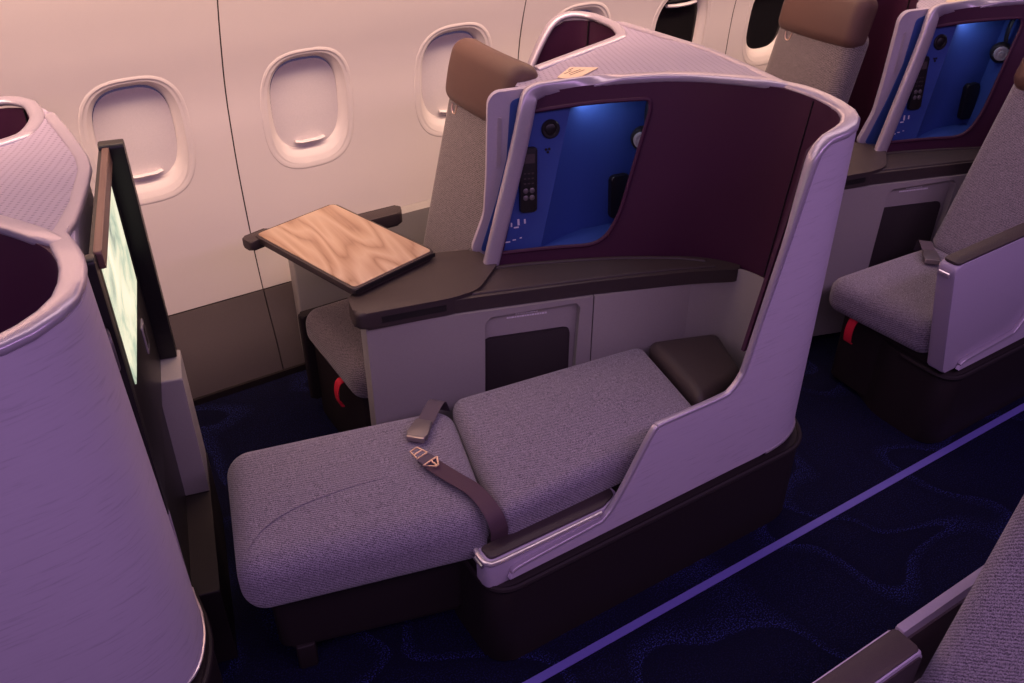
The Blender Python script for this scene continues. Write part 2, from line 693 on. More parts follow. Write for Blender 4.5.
dd = []
for a, b_ in zip(SEAMS, SEAMS[1:]):
    bm = sheet([(a + 0.002, 0.0), (b_ - 0.002, 0.0), (b_ - 0.002, 0.314), (a + 0.002, 0.314)],
               lambda u, v: Vector((u, wall_y(v) - 0.004, v)), 0.06)
    dd.append(bm)
bm = join(*dd)
for f in bm.faces:
    if f.normal.y > 0:
        f.normal_flip()
tag(obj('trim_1', bm, M['dado'], thick=0.006), kind='structure')
bm = sweep([(-1.3, 2.632, 0.012), (6.4, 2.632, 0.012)], [(-0.008, -0.012), (0.008, -0.012), (0.008, 0.012), (-0.008, 0.012)])
tag(obj('baseboard_back', bm, M['dark']), kind='structure')

for k, cx in enumerate(WINX):
    dark = cx > 2.4
    # surround: raised lip, then a funnel running in to the shade
    rings = [(0.158, 0.203, -0.0005, 0), (0.155, 0.200, 0.0015, 0), (0.149, 0.194, 0.002, 0), (0.141, 0.184, -0.001, 0.002), (0.130, 0.171, -0.008, 0.005),
             (0.119, 0.157, -0.018, 0.008), (0.114, 0.149, -0.029, 0.010), (0.112, 0.147, -0.034, 0.010)]
    bm = bmesh.new()
    rr = []
    for hw, hh, off, dz in rings:
        rr.append([bm.verts.new(Vector((x, wall_y(z), z)) + wall_n(z) * off) for x, z in oval(cx, WZ + dz, hw, hh, 64)])
    for i in range(len(rr) - 1):
        for j in range(64):
            bm.faces.new((rr[i][j], rr[i][(j + 1) % 64], rr[i + 1][(j + 1) % 64], rr[i + 1][j]))
    bmesh.ops.recalc_face_normals(bm, faces=bm.faces)
    for f in bm.faces:
        if f.normal.y > 0.9:
            f.normal_flip()
    wn = thing('window_%d' % (k + 1), (cx, wall_y(WZ), WZ - 0.2), None, None)
    tag(wn, kind='structure')
    obj('window_surround', bm, M['wall'], wn, 60)
    if not dark:
        bm = sheet(oval(cx, WZ + 0.010, 0.113, 0.148), lambda u, v: Vector((u, wall_y(v) + 0.030, v)), 0.04)
        for f in bm.faces:
            if f.normal.y > 0: f.normal_flip()
        sh = obj('window_shade', bm, M['shade'], wn)
        zb = WZ - 0.115
        bm = sweep([(cx - 0.05, wall_y(zb) + 0.022, zb + 0.004), (cx - 0.03, wall_y(zb) + 0.018, zb), (cx + 0.03, wall_y(zb) + 0.018, zb), (cx + 0.05, wall_y(zb) + 0.022, zb + 0.004)],
                   circ(0.010, 0.004, 8))
        obj('shade_handle', bm, M['shade'], sh)
    else:
        bm = sheet(oval(cx, WZ + 0.010, 0.113, 0.148), lambda u, v: Vector((u, wall_y(v) + 0.034, v)), 0.04)
        for f in bm.faces:
            if f.normal.y > 0: f.normal_flip()
        obj('window_pane', bm, M['glass'], wn)
        # the shade drawn almost fully up: only its bottom edge shows
        zb = WZ + 0.125
        bm = sweep([(cx - 0.075, wall_y(zb) + 0.024, zb), (cx - 0.03, wall_y(zb) + 0.020, zb - 0.004), (cx + 0.03, wall_y(zb) + 0.020, zb - 0.004), (cx + 0.075, wall_y(zb) + 0.024, zb)], circ(0.010, 0.007, 8))
        obj('window_shade', bm, M['shade'], wn)

bm = prism([(-1.5, 1.096), (6.4, 1.096), (6.4, 1.119), (-1.5, 1.119)], 0.0, 0.0015)
tag(obj('floor_path_strip', bm, M['stripmark']), 'thin lilac path marking strip running along the dark aisle carpet', 'floor strip')

# ------------------------------------------------------------------ module geometry (unit coordinates)
RIM_B = [Vector(p) for p in [(1.150, 1.895), (1.30, 1.835), (1.44, 1.765), (1.55, 1.705), (1.64, 1.65), (1.70, 1.59), (1.735, 1.52),
                             (1.74, 1.44), (1.725, 1.35), (1.68, 1.28), (1.60, 1.24), (1.445, 1.232)]]
RIM_T = [Vector(p) for p in [(1.285, 1.920, 1.122), (1.43, 1.865, 1.135), (1.565, 1.775, 1.15), (1.635, 1.695, 1.16), (1.68, 1.605, 1.17),
                             (1.720, 1.51, 1.178), (1.734, 1.45, 1.18), (1.732, 1.38, 1.18), (1.706, 1.296, 1.18), (1.652, 1.244, 1.178),
                             (1.585, 1.235, 1.165), (1.545, 1.232, 1.145)]]
LZ = 0.652


def lining(q, f):
    """point of the padded wall: q along the rim, f from ledge (0) to rim (1)"""
    q = min(max(q, 0), 11)
    b_, t = cat_at(RIM_B, q), cat_at(RIM_T, q)
    return Vector((b_.x + (t.x - b_.x) * f, b_.y + (t.y - b_.y) * f, LZ + (t.z - LZ) * f))


def lin_n(q, f):
    a = lining(q + 0.05, f) - lining(q - 0.05, f)
    c = lining(q, min(f + 0.05, 1)) - lining(q, max(f - 0.05, 0))
    return a.cross(c).normalized()


OUT = [Vector(p) for p in [(0.75, 1.195), (1.0, 1.195), (1.25, 1.195), (1.45, 1.195), (1.57, 1.195), (1.655, 1.208), (1.726, 1.248), (1.762, 1.320),
                           (1.774, 1.40), (1.776, 1.48), (1.80, 1.64), (1.84, 1.80), (1.868, 1.93), (1.868, 2.10), (1.865, 2.28), (1.84, 2.40), (1.75, 2.462), (1.62, 2.465), (1.45, 2.465)]]
OS = [0.0]
for a, c in zip(OUT, OUT[1:]):
    OS.append(OS[-1] + (c - a).length)


def outer(s, z):
    for i in range(len(OUT) - 1):
        if s <= OS[i + 1] or i == len(OUT) - 2:
            q = i + (s - OS[i]) / (OS[i + 1] - OS[i])
            break
    p = cat_at(OUT, min(max(q, 0), len(OUT) - 1))
    wgt = min(1, max(0, (s - OS[4]) / (OS[8] - OS[4]))) * (1 - min(1, max(0, (s - OS[9]) / (OS[11] - OS[9]))))
    return Vector((p.x + 0.022 * wgt * (1 - (z - 0.29) / 0.88), p.y, z))


def xs(x):
    return x - 0.75 if x <= 1.57 else OS[4] + (x - 1.57)


TRIMXZ = [(0.765, 0.296), (0.79, 0.310), (0.988, 0.323), (1.027, 0.332), (1.071, 0.389), (1.150, 0.537), (1.165, 0.551), (1.185, 0.556), (1.365, 0.556),
          (1.400, 0.566), (1.425, 0.594), (1.440, 0.640), (1.488, 0.88), (1.535, 1.10), (1.552, 1.145), (1.58, 1.168)]


def shell(unit, label, group, ext=0.0):
    TR = [(x - ext * min(1, max(0, (z - 0.57) / 0.05)), z) for x, z in TRIMXZ]
    if ext:
        TR = [p for p in TR if p[1] < 0.5] + [(1.155 - ext, 0.54), (1.20 - ext, 0.62)] + [p for p in TR if p[1] > 0.8]
    t = thing('suite_shell', (1.3, 1.6, 0.0), label, 'seat shell', group)
    # plinth with a stepped rim
    pl = fillet([(0.705, 1.183), (1.72, 1.183), (1.80, 1.33), (1.80, 1.52), (0.76, 1.52), (0.705, 1.40)], [0.07, 0.13, 0.10, 0.02, 0.02, 0.04], 8)
    o = obj('plinth', prism(pl, 0.0, 0.268, 0.006, 2), M['dark'], t)
    pr = [Vector((p[0], p[1], 0.270)) for p in pl]
    i0 = min(range(len(pr)), key=lambda i: (pr[i] - Vector((0.705, 1.40, 0.27))).length)
    i1 = min(range(len(pr)), key=lambda i: (pr[i] - Vector((1.80, 1.50, 0.27))).length)
    ring = pr[:i1 + 1]
    ring = [pr[-1]] + ring
    obj('plinth_lip', sweep([p + Vector((0, 0, -0.006)) for p in ring], circ(0.008, 0.008, 8)), M['dark'], o)
    # outer shell: aisle panel, round corner and back
    top = [(xs(x), z) for x, z in TR]
    send = OS[-1] - 0.02
    ol = [(xs(0.757), 0.284)] + top + [(xs(1.64), 1.172)]
    ol += [(OS[9], 1.172), (OS[12], 1.142), (OS[15], 1.135), (OS[16] - 0.02, 1.11), (OS[17], 0.99), (OS[17] + 0.10, 0.80), (send, 0.62), (send, 0.10), (OS[10], 0.10), (OS[9] + 0.02, 0.29), (OS[9], 0.292)]
    bm = sheet(ol, outer, 0.045)
    bmesh.ops.recalc_face_normals(bm, faces=bm.faces)
    f0 = min(bm.faces, key=lambda f: (f.calc_center_median() - Vector((1.3, 1.195, 0.45))).length)
    o = obj('outer_shell', bm, M['shell'], t, 50, flip=f0.normal.y > 0, thick=0.012)
    # thin bright edge at the shell's foot, round the corner
    path = [outer(OS[4] + (OS[9] - OS[4]) * i / 20, 0.289) for i in range(21)]
    obj('foot_trim', sweep(path, circ(0.004, 0.004, 8)), M['trim'], t)
    # metal edge and rim cap
    path, sc = [], []
    edge = catmull([(x, 1.203, z) for x, z in TR], 5)
    nedge = len(edge)
    edge = [Vector((0.772, 1.205, 0.283)), Vector((0.764, 1.205, 0.288))] + edge
    for i, p in enumerate(edge):
        k = min(1, max(0, (p.z - 0.95) / 0.22))
        path.append(p + Vector((0, 0.008 * k, 0.001)))
        sc.append((0.0085 + 0.0085 * k, 0.006 + 0.003 * k))
    for q in [9.4, 9, 8.5, 8, 7.5, 7, 6.5, 6]:
        c = cat_at(RIM_T, q)
        tn = (cat_at(RIM_T, q + 0.05) - cat_at(RIM_T, q - 0.05)).normalized()
        nn = Vector((tn.y, -tn.x, 0))
        if nn.dot(c - Vector((1.4, 1.55, c.z))) < 0:
            nn = -nn
        path.append(c + nn * 0.0225 + Vector((0, 0, 0.0)))
        sc.append((0.0215, 0.010))
    for x, y, z, h in [(1.755, 1.525, 1.174, 0.018), (1.778, 1.58, 1.169, 0.016), (1.803, 1.655, 1.163, 0.014), (1.835, 1.77, 1.155, 0.014), (1.860, 1.87, 1.149, 0.014), (1.867, 1.94, 1.146, 0.014), (1.867, 2.05, 1.142, 0.014), (1.864, 2.16, 1.140, 0.014), (1.858, 2.28, 1.138, 0.014)]:
        path.append(Vector((x, y, z))); sc.append((h, 0.010))
    k0 = len(path)
    ups = [Vector((0, 0, 1))] * len(path)
    ups = []
    for i in range(len(path)):
        tn = (path[min(i + 1, k0 - 1)] - path[max(i - 1, 0)]).normalized()
        # up stays in the panel's plane, square to the edge
        hz = Vector((0, -1, 0)) if i < len(edge) else None
        if hz is not None:
            u = hz.cross(tn)
            if u.z < 0 or (abs(u.z) < 0.3 and u.x > 0): u = -u
            ups.append(u)
        else:
            ups.append(Vector((0, 0, 1)))
    prof = [(math.copysign(abs(cos(a)) ** 0.55, cos(a)), math.copysign(abs(sin(a)) ** 0.75, sin(a))) for a in [2 * pi * i / 20 for i in range(20)]]
    obj('edge_trim', sweep(path, prof, ups, sc), M['rim'], t, 60)
    # deck
    inn = []
    for i in range(19):
        q = 4.9 - 4.9 * i / 18
        tn = (cat_at(RIM_T, q + 0.05) - cat_at(RIM_T, max(q - 0.05, 0))).normalized()
        inn.append(cat_at(RIM_T, q) + Vector((-tn.y, tn.x, 0)).normalized() * 0.016)
    cup = [Vector(p) for p in [(1.27, 1.985, 1.122), (1.30, 2.01, 1.126), (1.376, 2.05, 1.13), (1.573, 2.112, 1.13), (1.74, 2.165, 1.13), (1.79, 2.195, 1.132), (1.826, 2.27, 1.135), (1.832, 2.33, 1.137)]]
    out_ = [Vector(p) for p in [(1.866, 2.30, 1.137), (1.872, 2.15, 1.138), (1.875, 1.93, 1.145), (1.845, 1.79, 1.153), (1.805, 1.64, 1.165), (1.765, 1.50, 1.176)]]
    lp = inn + cup + out_
    pts2 = [(p.x, p.y) for p in lp]

    def zat(x, y):
        # smooth height field through the outline
        sw = sz = 0
        for p in lp:
            d = (p.x - x) ** 2 + (p.y - y) ** 2 + 1e-6
            sw += 1 / d ** 1.5; sz += p.z / d ** 1.5
        return sz / sw
    bm = sheet(pts2, lambda u, v: Vector((u, v, zat(u, v) + 0.006)), 0.04)
    for f in bm.faces:
        if f.normal.z < 0: f.normal_flip()
    dk = obj('deck', bm, M['perf'], t, 50, thick=0.010)
    # smooth borders of the deck
    prof = circ(1, 1, 12)
    pil = catmull([(1.138, 1.905, 0.664), (1.178, 1.907, 0.80), (1.222, 1.909, 0.95), (1.250, 1.912, 1.05), (1.264, 1.917, 1.098), (1.280, 1.922, 1.122), (1.315, 1.918, 1.131)], 6)
    path = list(pil)
    ups = [Vector((-0.33, -0.94, 0))] * len(pil)
    sc = [(1, 1)] * (len(pil) - 8) + [(1 - 0.18 * i / 8, 1 - 0.2 * i / 8) for i in range(8)]
    for i in range(3, 25):
        q = 6.0 * i / 24
        p = cat_at(RIM_T, q)
        tn = (cat_at(RIM_T, q + 0.05) - cat_at(RIM_T, max(q - 0.05, 0))).normalized()
        nn = Vector((-tn.y, tn.x, 0)).normalized()
        e = max(0, (i - 19) / 5)
        path.append(p + nn * (0.016 + 0.012 * e) + Vector((0, 0, 0.002 - 0.004 * e)))
        k = min(1, (i - 2) / 4)
        ups.append((Vector((-0.33, -0.94, 0)) * (1 - k) + Vector((0, 0, 1)) * k + Vector((-nn.x, -nn.y, 0)) * 0.3 * (1 - k)).normalized())
        sc.append((0.82 - 0.4 * e, 0.8 - 0.4 * e))
    ps = [(math.copysign(abs(cos(a)) ** 0.5, cos(a)) * 0.023, math.copysign(abs(sin(a)) ** 0.7, sin(a)) * 0.014) for a in [2 * pi * i / 20 for i in range(20)]]
    obj('pillar_and_front_border', sweep(path, ps, ups, sc), M['rim'], t, 60)
    cupr = cup[2:] + [Vector(p) for p in [(1.826, 2.39, 1.140), (1.79, 2.435, 1.142), (1.74, 2.447, 1.138), (1.70, 2.449, 1.115), (1.66, 2.449, 1.06), (1.62, 2.449, 0.985), (1.58, 2.449, 0.90), (1.53, 2.449, 0.80), (1.47, 2.449, 0.64)]]
    path = catmull([p + Vector((0, 0, 0.004)) for p in cupr], 6)
    obj('window_side_rim', sweep(path, prof, [Vector((0, 0, 1)) if p.z > 1.13 else Vector((-.6, 0, .8)) for p in path], [(0.018, 0.011)] * len(path)), M['rim'], t, 60)
    # small printed placard lying on the deck's corner
    pm = lambda pts, off: sheet(pts, lambda u, v: Vector((u, v, zat(u, v) + off)), 0.02)
    bm = pm(fillet([(1.387, 1.960), (1.462, 2.005), (1.515, 1.945), (1.412, 1.910)], 0.005, 3), 0.0085)
    for f in bm.faces:
        if f.normal.z < 0: f.normal_flip()
    pc = obj('deck_placard', bm, M['cream'], t, thick=0.0015)
    pc['label'] = 'small cream printed placard'
    for x0, y0, ln in [(1.415, 1.965, 0.030), (1.425, 1.957, 0.045), (1.420, 1.946, 0.055), (1.440, 1.980, 0.022)]:
        bm = pm([(x0, y0), (x0 + ln, y0 + 0.008), (x0 + ln, y0 + 0.012), (x0, y0 + 0.004)], 0.0090)
        for f in bm.faces:
            if f.normal.z < 0: f.normal_flip()
        obj('placard_print', bm, M['ink'], pc)
    # padded maroon wall with the stowage opening
    sq = 0.115
    hf = lambda q, z: (z - LZ) / (cat_at(RIM_T, q).z - LZ)
    hole = fillet([(0.05 * sq, 0.095 * 0.5), (1.80 * sq, 0.10 * 0.5), (2.02 * sq, 0.26 * 0.5), (2.10 * sq, 0.85 * 0.5), (2.02 * sq, 0.905 * 0.5), (0.05 * sq, 0.905 * 0.5)], [0.001, 0.05, 0.04, 0.015, 0.012, 0.004], 6)
    ol = [(-0.004, 0.0), (11 * sq, 0.0), (11 * sq, 0.5), (-0.004, 0.5)]
    bm = sheet(ol, lambda u, v: lining(u / sq, v / 0.5), 0.032, [hole])
    bmesh.ops.recalc_face_normals(bm, faces=bm.faces)
    f0 = min(bm.faces, key=lambda f: (f.calc_center_median() - Vector((1.69, 1.5, 0.9))).length)
    o = obj('padded_wall', bm, M['maroon'], t, 60, flip=f0.normal.x > 0, thick=0.010)
    # stitched seams in the padding
    for q in (6.9,):
        path = [lining(q, 0.02 + 0.97 * i / 16) - lin_n(q, 0.5) * (-0.0005 if lin_n(q, 0.5).dot(Vector((1.4, 1.5, 0.9)) - lining(q, .5)) > 0 else 0.0005) for i in range(17)]
        obj('padding_seam', sweep(path, circ(0.0022, 0.0022, 6)), M['black'], o)
    # rolled frame round the opening
    hp = [lining(u / sq, v / 0.5) for u, v in resample(hole, 0.02)]
    c0 = sum(hp, Vector()) / len(hp)
    bm = sweep(hp + [hp[0], hp[1]], circ(0.006, 0.006, 8), (0.36, 0.93, 0), caps=False)
    obj('opening_frame', bm, M['maroon'], o)
    # blue stowage niche behind the opening
    nrm = Vector((0.36, 0.93, 0)).normalized()

    def depth(q):
        return seq([(0.0, 0.014), (0.80, 0.024), (0.86, 0.040), (1.6, 0.125), (2.7, 0.175)], q)
    NQ = [0.0, 0.2, 0.5, 0.79, 0.83, 1.1, 1.4, 1.7, 2.0, 2.3, 2.65]
    NF = [0.075, 0.25, 0.45, 0.65, 0.80, 0.925]
    bm = bmesh.new()
    back = [[bm.verts.new(lining(q, f) + nrm * depth(q) + Vector((0, 0, 0))) for f in NF] for q in NQ]
    front = [[bm.verts.new(lining(q, f) + nrm * 0.006) if f in (NF[0], NF[-1]) or q in (NQ[0], NQ[-1]) else None for f in NF] for q in NQ]
    nq, nf = len(NQ), len(NF)
    for i in range(nq - 1):
        for j in range(nf - 1):
            bm.faces.new((back[i][j], back[i + 1][j], back[i + 1][j + 1], back[i][j + 1]))
        for j in (0, nf - 1):
            bm.faces.new((front[i][j], front[i + 1][j], back[i + 1][j], back[i][j]))
    for i in (0, nq - 1):
        for j in range(nf - 1):
            bm.faces.new((front[i][j], front[i][j + 1], back[i][j + 1], back[i][j]))
    bmesh.ops.recalc_face_normals(bm, faces=bm.faces)
    f0 = min(bm.faces, key=lambda f: (f.calc_center_median() - (lining(0.6, 0.5) + nrm * 0.02)).length)
    ni = obj('stowage_niche', bm, M['blue'], t, 30, flip=f0.normal.y > 0, thick=0.003)
    ni['label'] = 'deep blue lined stowage niche in the padded wall'
    # LED strip along the niche's top
    path = [lining(q, 0.905) + nrm * (depth(q) * 0.55) + Vector((0, 0, -0.004)) for q in (1.05, 1.3, 1.55, 1.75)]
    lamp = area('niche_lamp', (0, 0, 0), (0.12, 0.015), 0.11, (0.80, 0.88, 1.0))
    lamp.location = XF[0] @ (lining(1.25, 0.88) + nrm * 0.05)
    lamp.rotation_euler = (radians(18), 0, radians(-21))
    obj('niche_light_strip', sweep(path, circ(0.0025, 0.0025, 6)), M['led'], ni)
    # round socket and the small dark mark under it, printed symbols below
    def on_niche(q, f, off=0.0):
        p = lining(q, f) + nrm * (depth(q) - off)
        x = (lining(q + 0.04, f) + nrm * depth(q + 0.04)) - (lining(q - 0.04, f) + nrm * depth(q - 0.04))
        y = lining(q, f + 0.03) - lining(q, f - 0.03)
        mm = frame(p, x, y)
        return mm
    mm = on_niche(0.54, 0.775, 0.0)
    ring_ = obj('coat_hook_button', lathe([(0.026, -0.002), (0.026, 0.004), (0.023, 0.0065), (0.017, 0.006), (0.015, 0.0035), (0.013, 0.005)], 28, mm), M['black'], ni)
    mm = on_niche(0.57, 0.655)
    bmk = join(*[lathe([(0.0036, -0.001), (0.0036, 0.002)], 12, mm @ Matrix.Translation((dx, dy, 0))) for dx, dy in ((-0.0045, 0.003), (0.0045, 0.003), (0, -0.005))])
    obj('niche_emblem', bmk, M['black'], ni)
    for q, f, w_, h_ in [(0.20, 0.245, 0.004, 0.012), (0.33, 0.255, 0.006, 0.018), (0.31, 0.225, 0.014, 0.004), (0.44, 0.255, 0.005, 0.013),
                         (0.20, 0.142, 0.014, 0.004), (0.32, 0.15, 0.010, 0.003), (0.43, 0.157, 0.006, 0.003), (0.10, 0.138, 0.006, 0.003)]:
        obj('niche_symbol', tprism(on_niche(q, f), rect(-w_ / 2, w_ / 2, -h_ / 2, h_ / 2), 0.0003, 0.0012), M['white'], ni)
    # dark pocket at the niche's deep end
    mm = on_niche(2.36, 0.24)
    obj('niche_pocket', tprism(mm, rect(-0.03, 0.03, -0.06, 0.07, 0.012), 0.0, 0.02, 0.004), M['black'], ni)
    # wing beside the window seat's headrest: pale frame with a blue inlay
    wm = frame((1.150, 1.998, 0.0), (0.93, -0.36, 0), (0, 0, 1))
    k = 1 / 0.93
    W = [(1.120, 0.668), (1.150, 0.655), (1.205, 0.654), (1.315, 1.122), (1.295, 1.136), (1.190, 1.128), (1.172, 1.105), (1.166, 0.90), (1.158, 0.78)]
    wg = obj('headrest_wing', tprism(wm, fillet([((x - 1.14) * k, z) for x, z in W], 0.02, 5), -0.008, 0.012, 0.004), M['lav'], t)
    W = [(1.146, 0.668), (1.203, 0.660), (1.312, 1.112), (1.270, 1.118), (1.228, 1.102), (1.218, 0.945), (1.190, 0.82)]
    obj('wing_inlay', tprism(wm, fillet([((x - 1.14) * k, z) for x, z in W], 0.012, 4), 0.012, 0.015), M['blue'], wg)
    W = [(1.192, 0.92), (1.202, 0.92), (1.206, 1.06), (1.196, 1.06)]
    obj('wing_slot', tprism(wm, fillet([((x - 1.14) * k, z) for x, z in W], 0.003, 3), 0.012, 0.0135), M['rim'], wg)
    # padded lining round the window seat
    cb = [Vector((p.x, p.y, p.z)) for p in cup[2:]] + [Vector(p) for p in [(1.822, 2.385, 1.14), (1.785, 2.425, 1.142), (1.70, 2.438, 1.13), (1.60, 2.44, 1.13), (1.48, 2.44, 1.13)]]
    nc = len(cb) - 1
    cut = [(0.0, 1.13), (7.5, 1.13), (8.2, 1.10), (9.0, 0.96), (9.6, 0.80), (nc, 0.60)]

    def cupf(u, v):
        q = min(max(u / 0.1, 0), nc)
        p = cat_at(cb, q)
        return Vector((p.x - 0.02 * (1.13 - v), p.y, v))
    ol = [(0, 0.40), (nc * 0.1, 0.40)] + [(q * 0.1, z) for q, z in cut[::-1]]
    bm = sheet(ol, cupf, 0.04)
    bmesh.ops.recalc_face_normals(bm, faces=bm.faces)
    f0 = min(bm.faces, key=lambda f: (f.calc_center_median() - Vector((1.82, 2.3, 0.9))).length)
    o = obj('window_seat_padding', bm, M['maroon'], t, 60, flip=f0.normal.x > 0, thick=0.008)
    path = [cupf(0.62, 0.6 + 0.53 * i / 10) + Vector((-0.004, 0, 0)) for i in range(11)]
    obj('padding_seam', sweep(path, circ(0.0025, 0.0025, 6)), M['black'], o)
    # grey inner wall below the padding, round the head end
    gl = [Vector(p) for p in [(1.600, 1.5815), (1.665, 1.553), (1.715, 1.515), (1.732, 1.44), (1.718, 1.355), (1.672, 1.288), (1.60, 1.248), (1.52, 1.240), (1.42, 1.238), (1.20, 1.236)]]
    ng = len(gl) - 1
    ol = [(0, 0.27), (ng * 0.08, 0.27), (ng * 0.08, 0.50), (8 * 0.08, 0.50), (7.0 * 0.08, 0.66), (0, 0.66)]
    bm = sheet(ol, lambda u, v: (lambda p: Vector((p.x, p.y, v)))(cat_at(gl, min(max(u / 0.08, 0), ng))), 0.03)
    bmesh.ops.recalc_face_normals(bm, faces=bm.faces)
    f0 = min(bm.faces, key=lambda f: (f.calc_center_median() - Vector((1.732, 1.44, 0.45))).length)
    o = obj('inner_wall', bm, M['grey'], t, 60, flip=f0.normal.x > 0, thick=0.006)
    return t, on_niche


def console(label, group):
    t = thing('side_console', (1.1, 1.82, 0.0), label, 'side console', group)
    A = Vector((0.73, 1.86, 0)); d = Vector((0.89, -0.285, 0)).normalized(); n = Vector((d.y, -d.x, 0))
    fm = frame(A, d, (0, 0, 1))          # z axis of the frame points to the aisle
    def pt(u, z, off=0): return A + d * u + n * off + Vector((0, 0, z))
    b0, b1 = pt(0.004, 0, -0.028), pt(0.905, 0, -0.028)
    body = prism([(b0.x, b0.y), (b1.x, b1.y), (1.63, 1.66), (1.45, 1.755), (1.17, 1.885), (0.79, 1.935), (0.742, 1.93)], 0.0, 0.621, 0.003)
    obj('body', body, M['grey'], t)
    rec = fillet([(0.318, 0.28), (0.575, 0.28), (0.592, 0.600), (0.305, 0.588)], [0.004, 0.004, 0.022, 0.022], 5)
    rec2 = [(0.318, 0.02), (0.575, 0.02)] + rec[6 * 2:]
    bm = tprism(fm, fillet([(0.628, 0.02), (0.915, 0.02), (0.915, 0.62), (0.628, 0.62)], 0.001), -0.028, 0.0, 0.0008)
    obj('front_panel', bm, M['grey'], t)
    ol = [(0.0, 0.02), (0.314, 0.02), (0.314, 0.30), (0.318, 0.58), (0.335, 0.598), (0.575, 0.606), (0.588, 0.590), (0.578, 0.30), (0.578, 0.02), (0.6245, 0.02), (0.6245, 0.62), (0.0, 0.62)]
    bm = sheet(ol, lambda u, v: pt(u, v, 0), 0.05)
    bmesh.ops.recalc_face_normals(bm, faces=bm.faces)
    f0 = bm.faces[0] if hasattr(bm.faces, 'ensure_lookup_table') and (bm.faces.ensure_lookup_table() or True) else None
    o = obj('front_panel', bm, M['grey'], t, 30, flip=f0.normal.dot(n) < 0, thick=0.0275)
    dp = obj('stowage_flap', tprism(fm, rect(0.320, 0.566, 0.14, 0.516, 0.016), -0.0285, -0.018, 0.003), M['doorpad'], t)
    dp['label'] = 'dark padded flap in the recess'
    bits = []
    for r0, zz, h_, x0, x1 in [(0, 0.571, 0.005, 0.385, 0.495), (0, 0.580, 0.003, 0.41, 0.475)]:
        x = x0
        k = 0
        while x < x1:
            w_ = (0.006, 0.004, 0.008, 0.005)[k % 4]
            bits.append(tprism(fm, rect(x, x + w_, zz - h_ / 2, zz + h_ / 2), -0.0285, -0.0272))
            x += w_ + 0.0015
            k += 1
    obj('flap_instructions', join(*bits), M['white'], t)
    # front armrest block, and the trough shelf behind it
    arm = fillet([(0.722, 1.955), (0.700, 1.848), (0.955, 1.792), (1.035, 1.795), (1.150, 1.888), (1.140, 1.995), (1.010, 2.045), (0.860, 1.995)], [0.025, 0.03, 0.03, 0.03, 0.01, 0.02, 0.03, 0.03], 6)
    ar = obj('armrest_top', prism(arm, 0.622, 0.673, 0.011, 3), M['brown'], t)
    slot = [(0.775, 1.8275), (0.775, 1.836), (0.935, 1.801), (0.935, 1.7925)]
    obj('armrest_slot', prism([(0.765, 1.8325), (0.935, 1.7950), (0.935, 1.81), (0.765, 1.846)], 0.637, 0.655), M['black'], ar)
    shelf = fillet([(0.945, 1.798), (1.032, 1.772), (1.335, 1.674), (1.60, 1.572), (1.715, 1.512), (1.742, 1.540), (1.70, 1.604), (1.64, 1.662), (1.55, 1.718), (1.44, 1.778), (1.30, 1.848), (1.158, 1.905), (1.04, 1.80)],
                   [0.02, 0.02, 0.02, 0.05, 0.02, 0.02, 0.01, 0.01, 0.01, 0.01, 0.01, 0.002, 0.02], 5)
    sh = obj('shelf', prism(shelf, 0.622, 0.662, 0.010, 3), M['brown'], t)
    rim = catmull([(1.665, 1.562, 0.663), (1.55, 1.613, 0.663), (1.335, 1.690, 0.663), (1.05, 1.785, 0.663), (1.02, 1.80, 0.663), (1.045, 1.822, 0.663), (1.10, 1.862, 0.663), (1.15, 1.882, 0.663), (1.30, 1.823, 0.663), (1.46, 1.748, 0.663), (1.60, 1.66, 0.663), (1.665, 1.60, 0.663)], 6)
    obj('shelf_lip', sweep(rim, circ(0.006, 0.005, 8)), M['brown'], sh)
    return t


def remote(on_niche, label, group):
    mm = on_niche(0.33, 0.50)
    base = mm.translation
    t = thing('handset_remote', base, label, 'remote control', group)
    mm = mm @ Matrix.Rotation(radians(-4), 4, 'Z')
    obj('body', tprism(mm, rect(-0.024, 0.024, -0.088, 0.092, 0.008), -0.001, 0.014, 0.004), M['black'], t)
    bits = [lathe([(0.0075, 0.013), (0.0075, 0.0155), (0.006, 0.0165)], 14, mm @ Matrix.Translation((x, y, 0))) for x in (-0.009, 0.009) for y in (-0.046, -0.026)]
    for b_ in bits:
        obj('button', b_, M['gun'], t)
    obj('display', tprism(mm, rect(-0.017, 0.017, 0.05, 0.075, 0.003), 0.0135, 0.0148), M['gap'], t)
    obj('key_row', join(*[tprism(mm, rect(x - 0.003, x + 0.003, y - 0.002, y + 0.002), 0.0135, 0.0148) for x in (-0.011, 0, 0.011) for y in (-0.006, 0.008, 0.022)]), M['gap'], t)


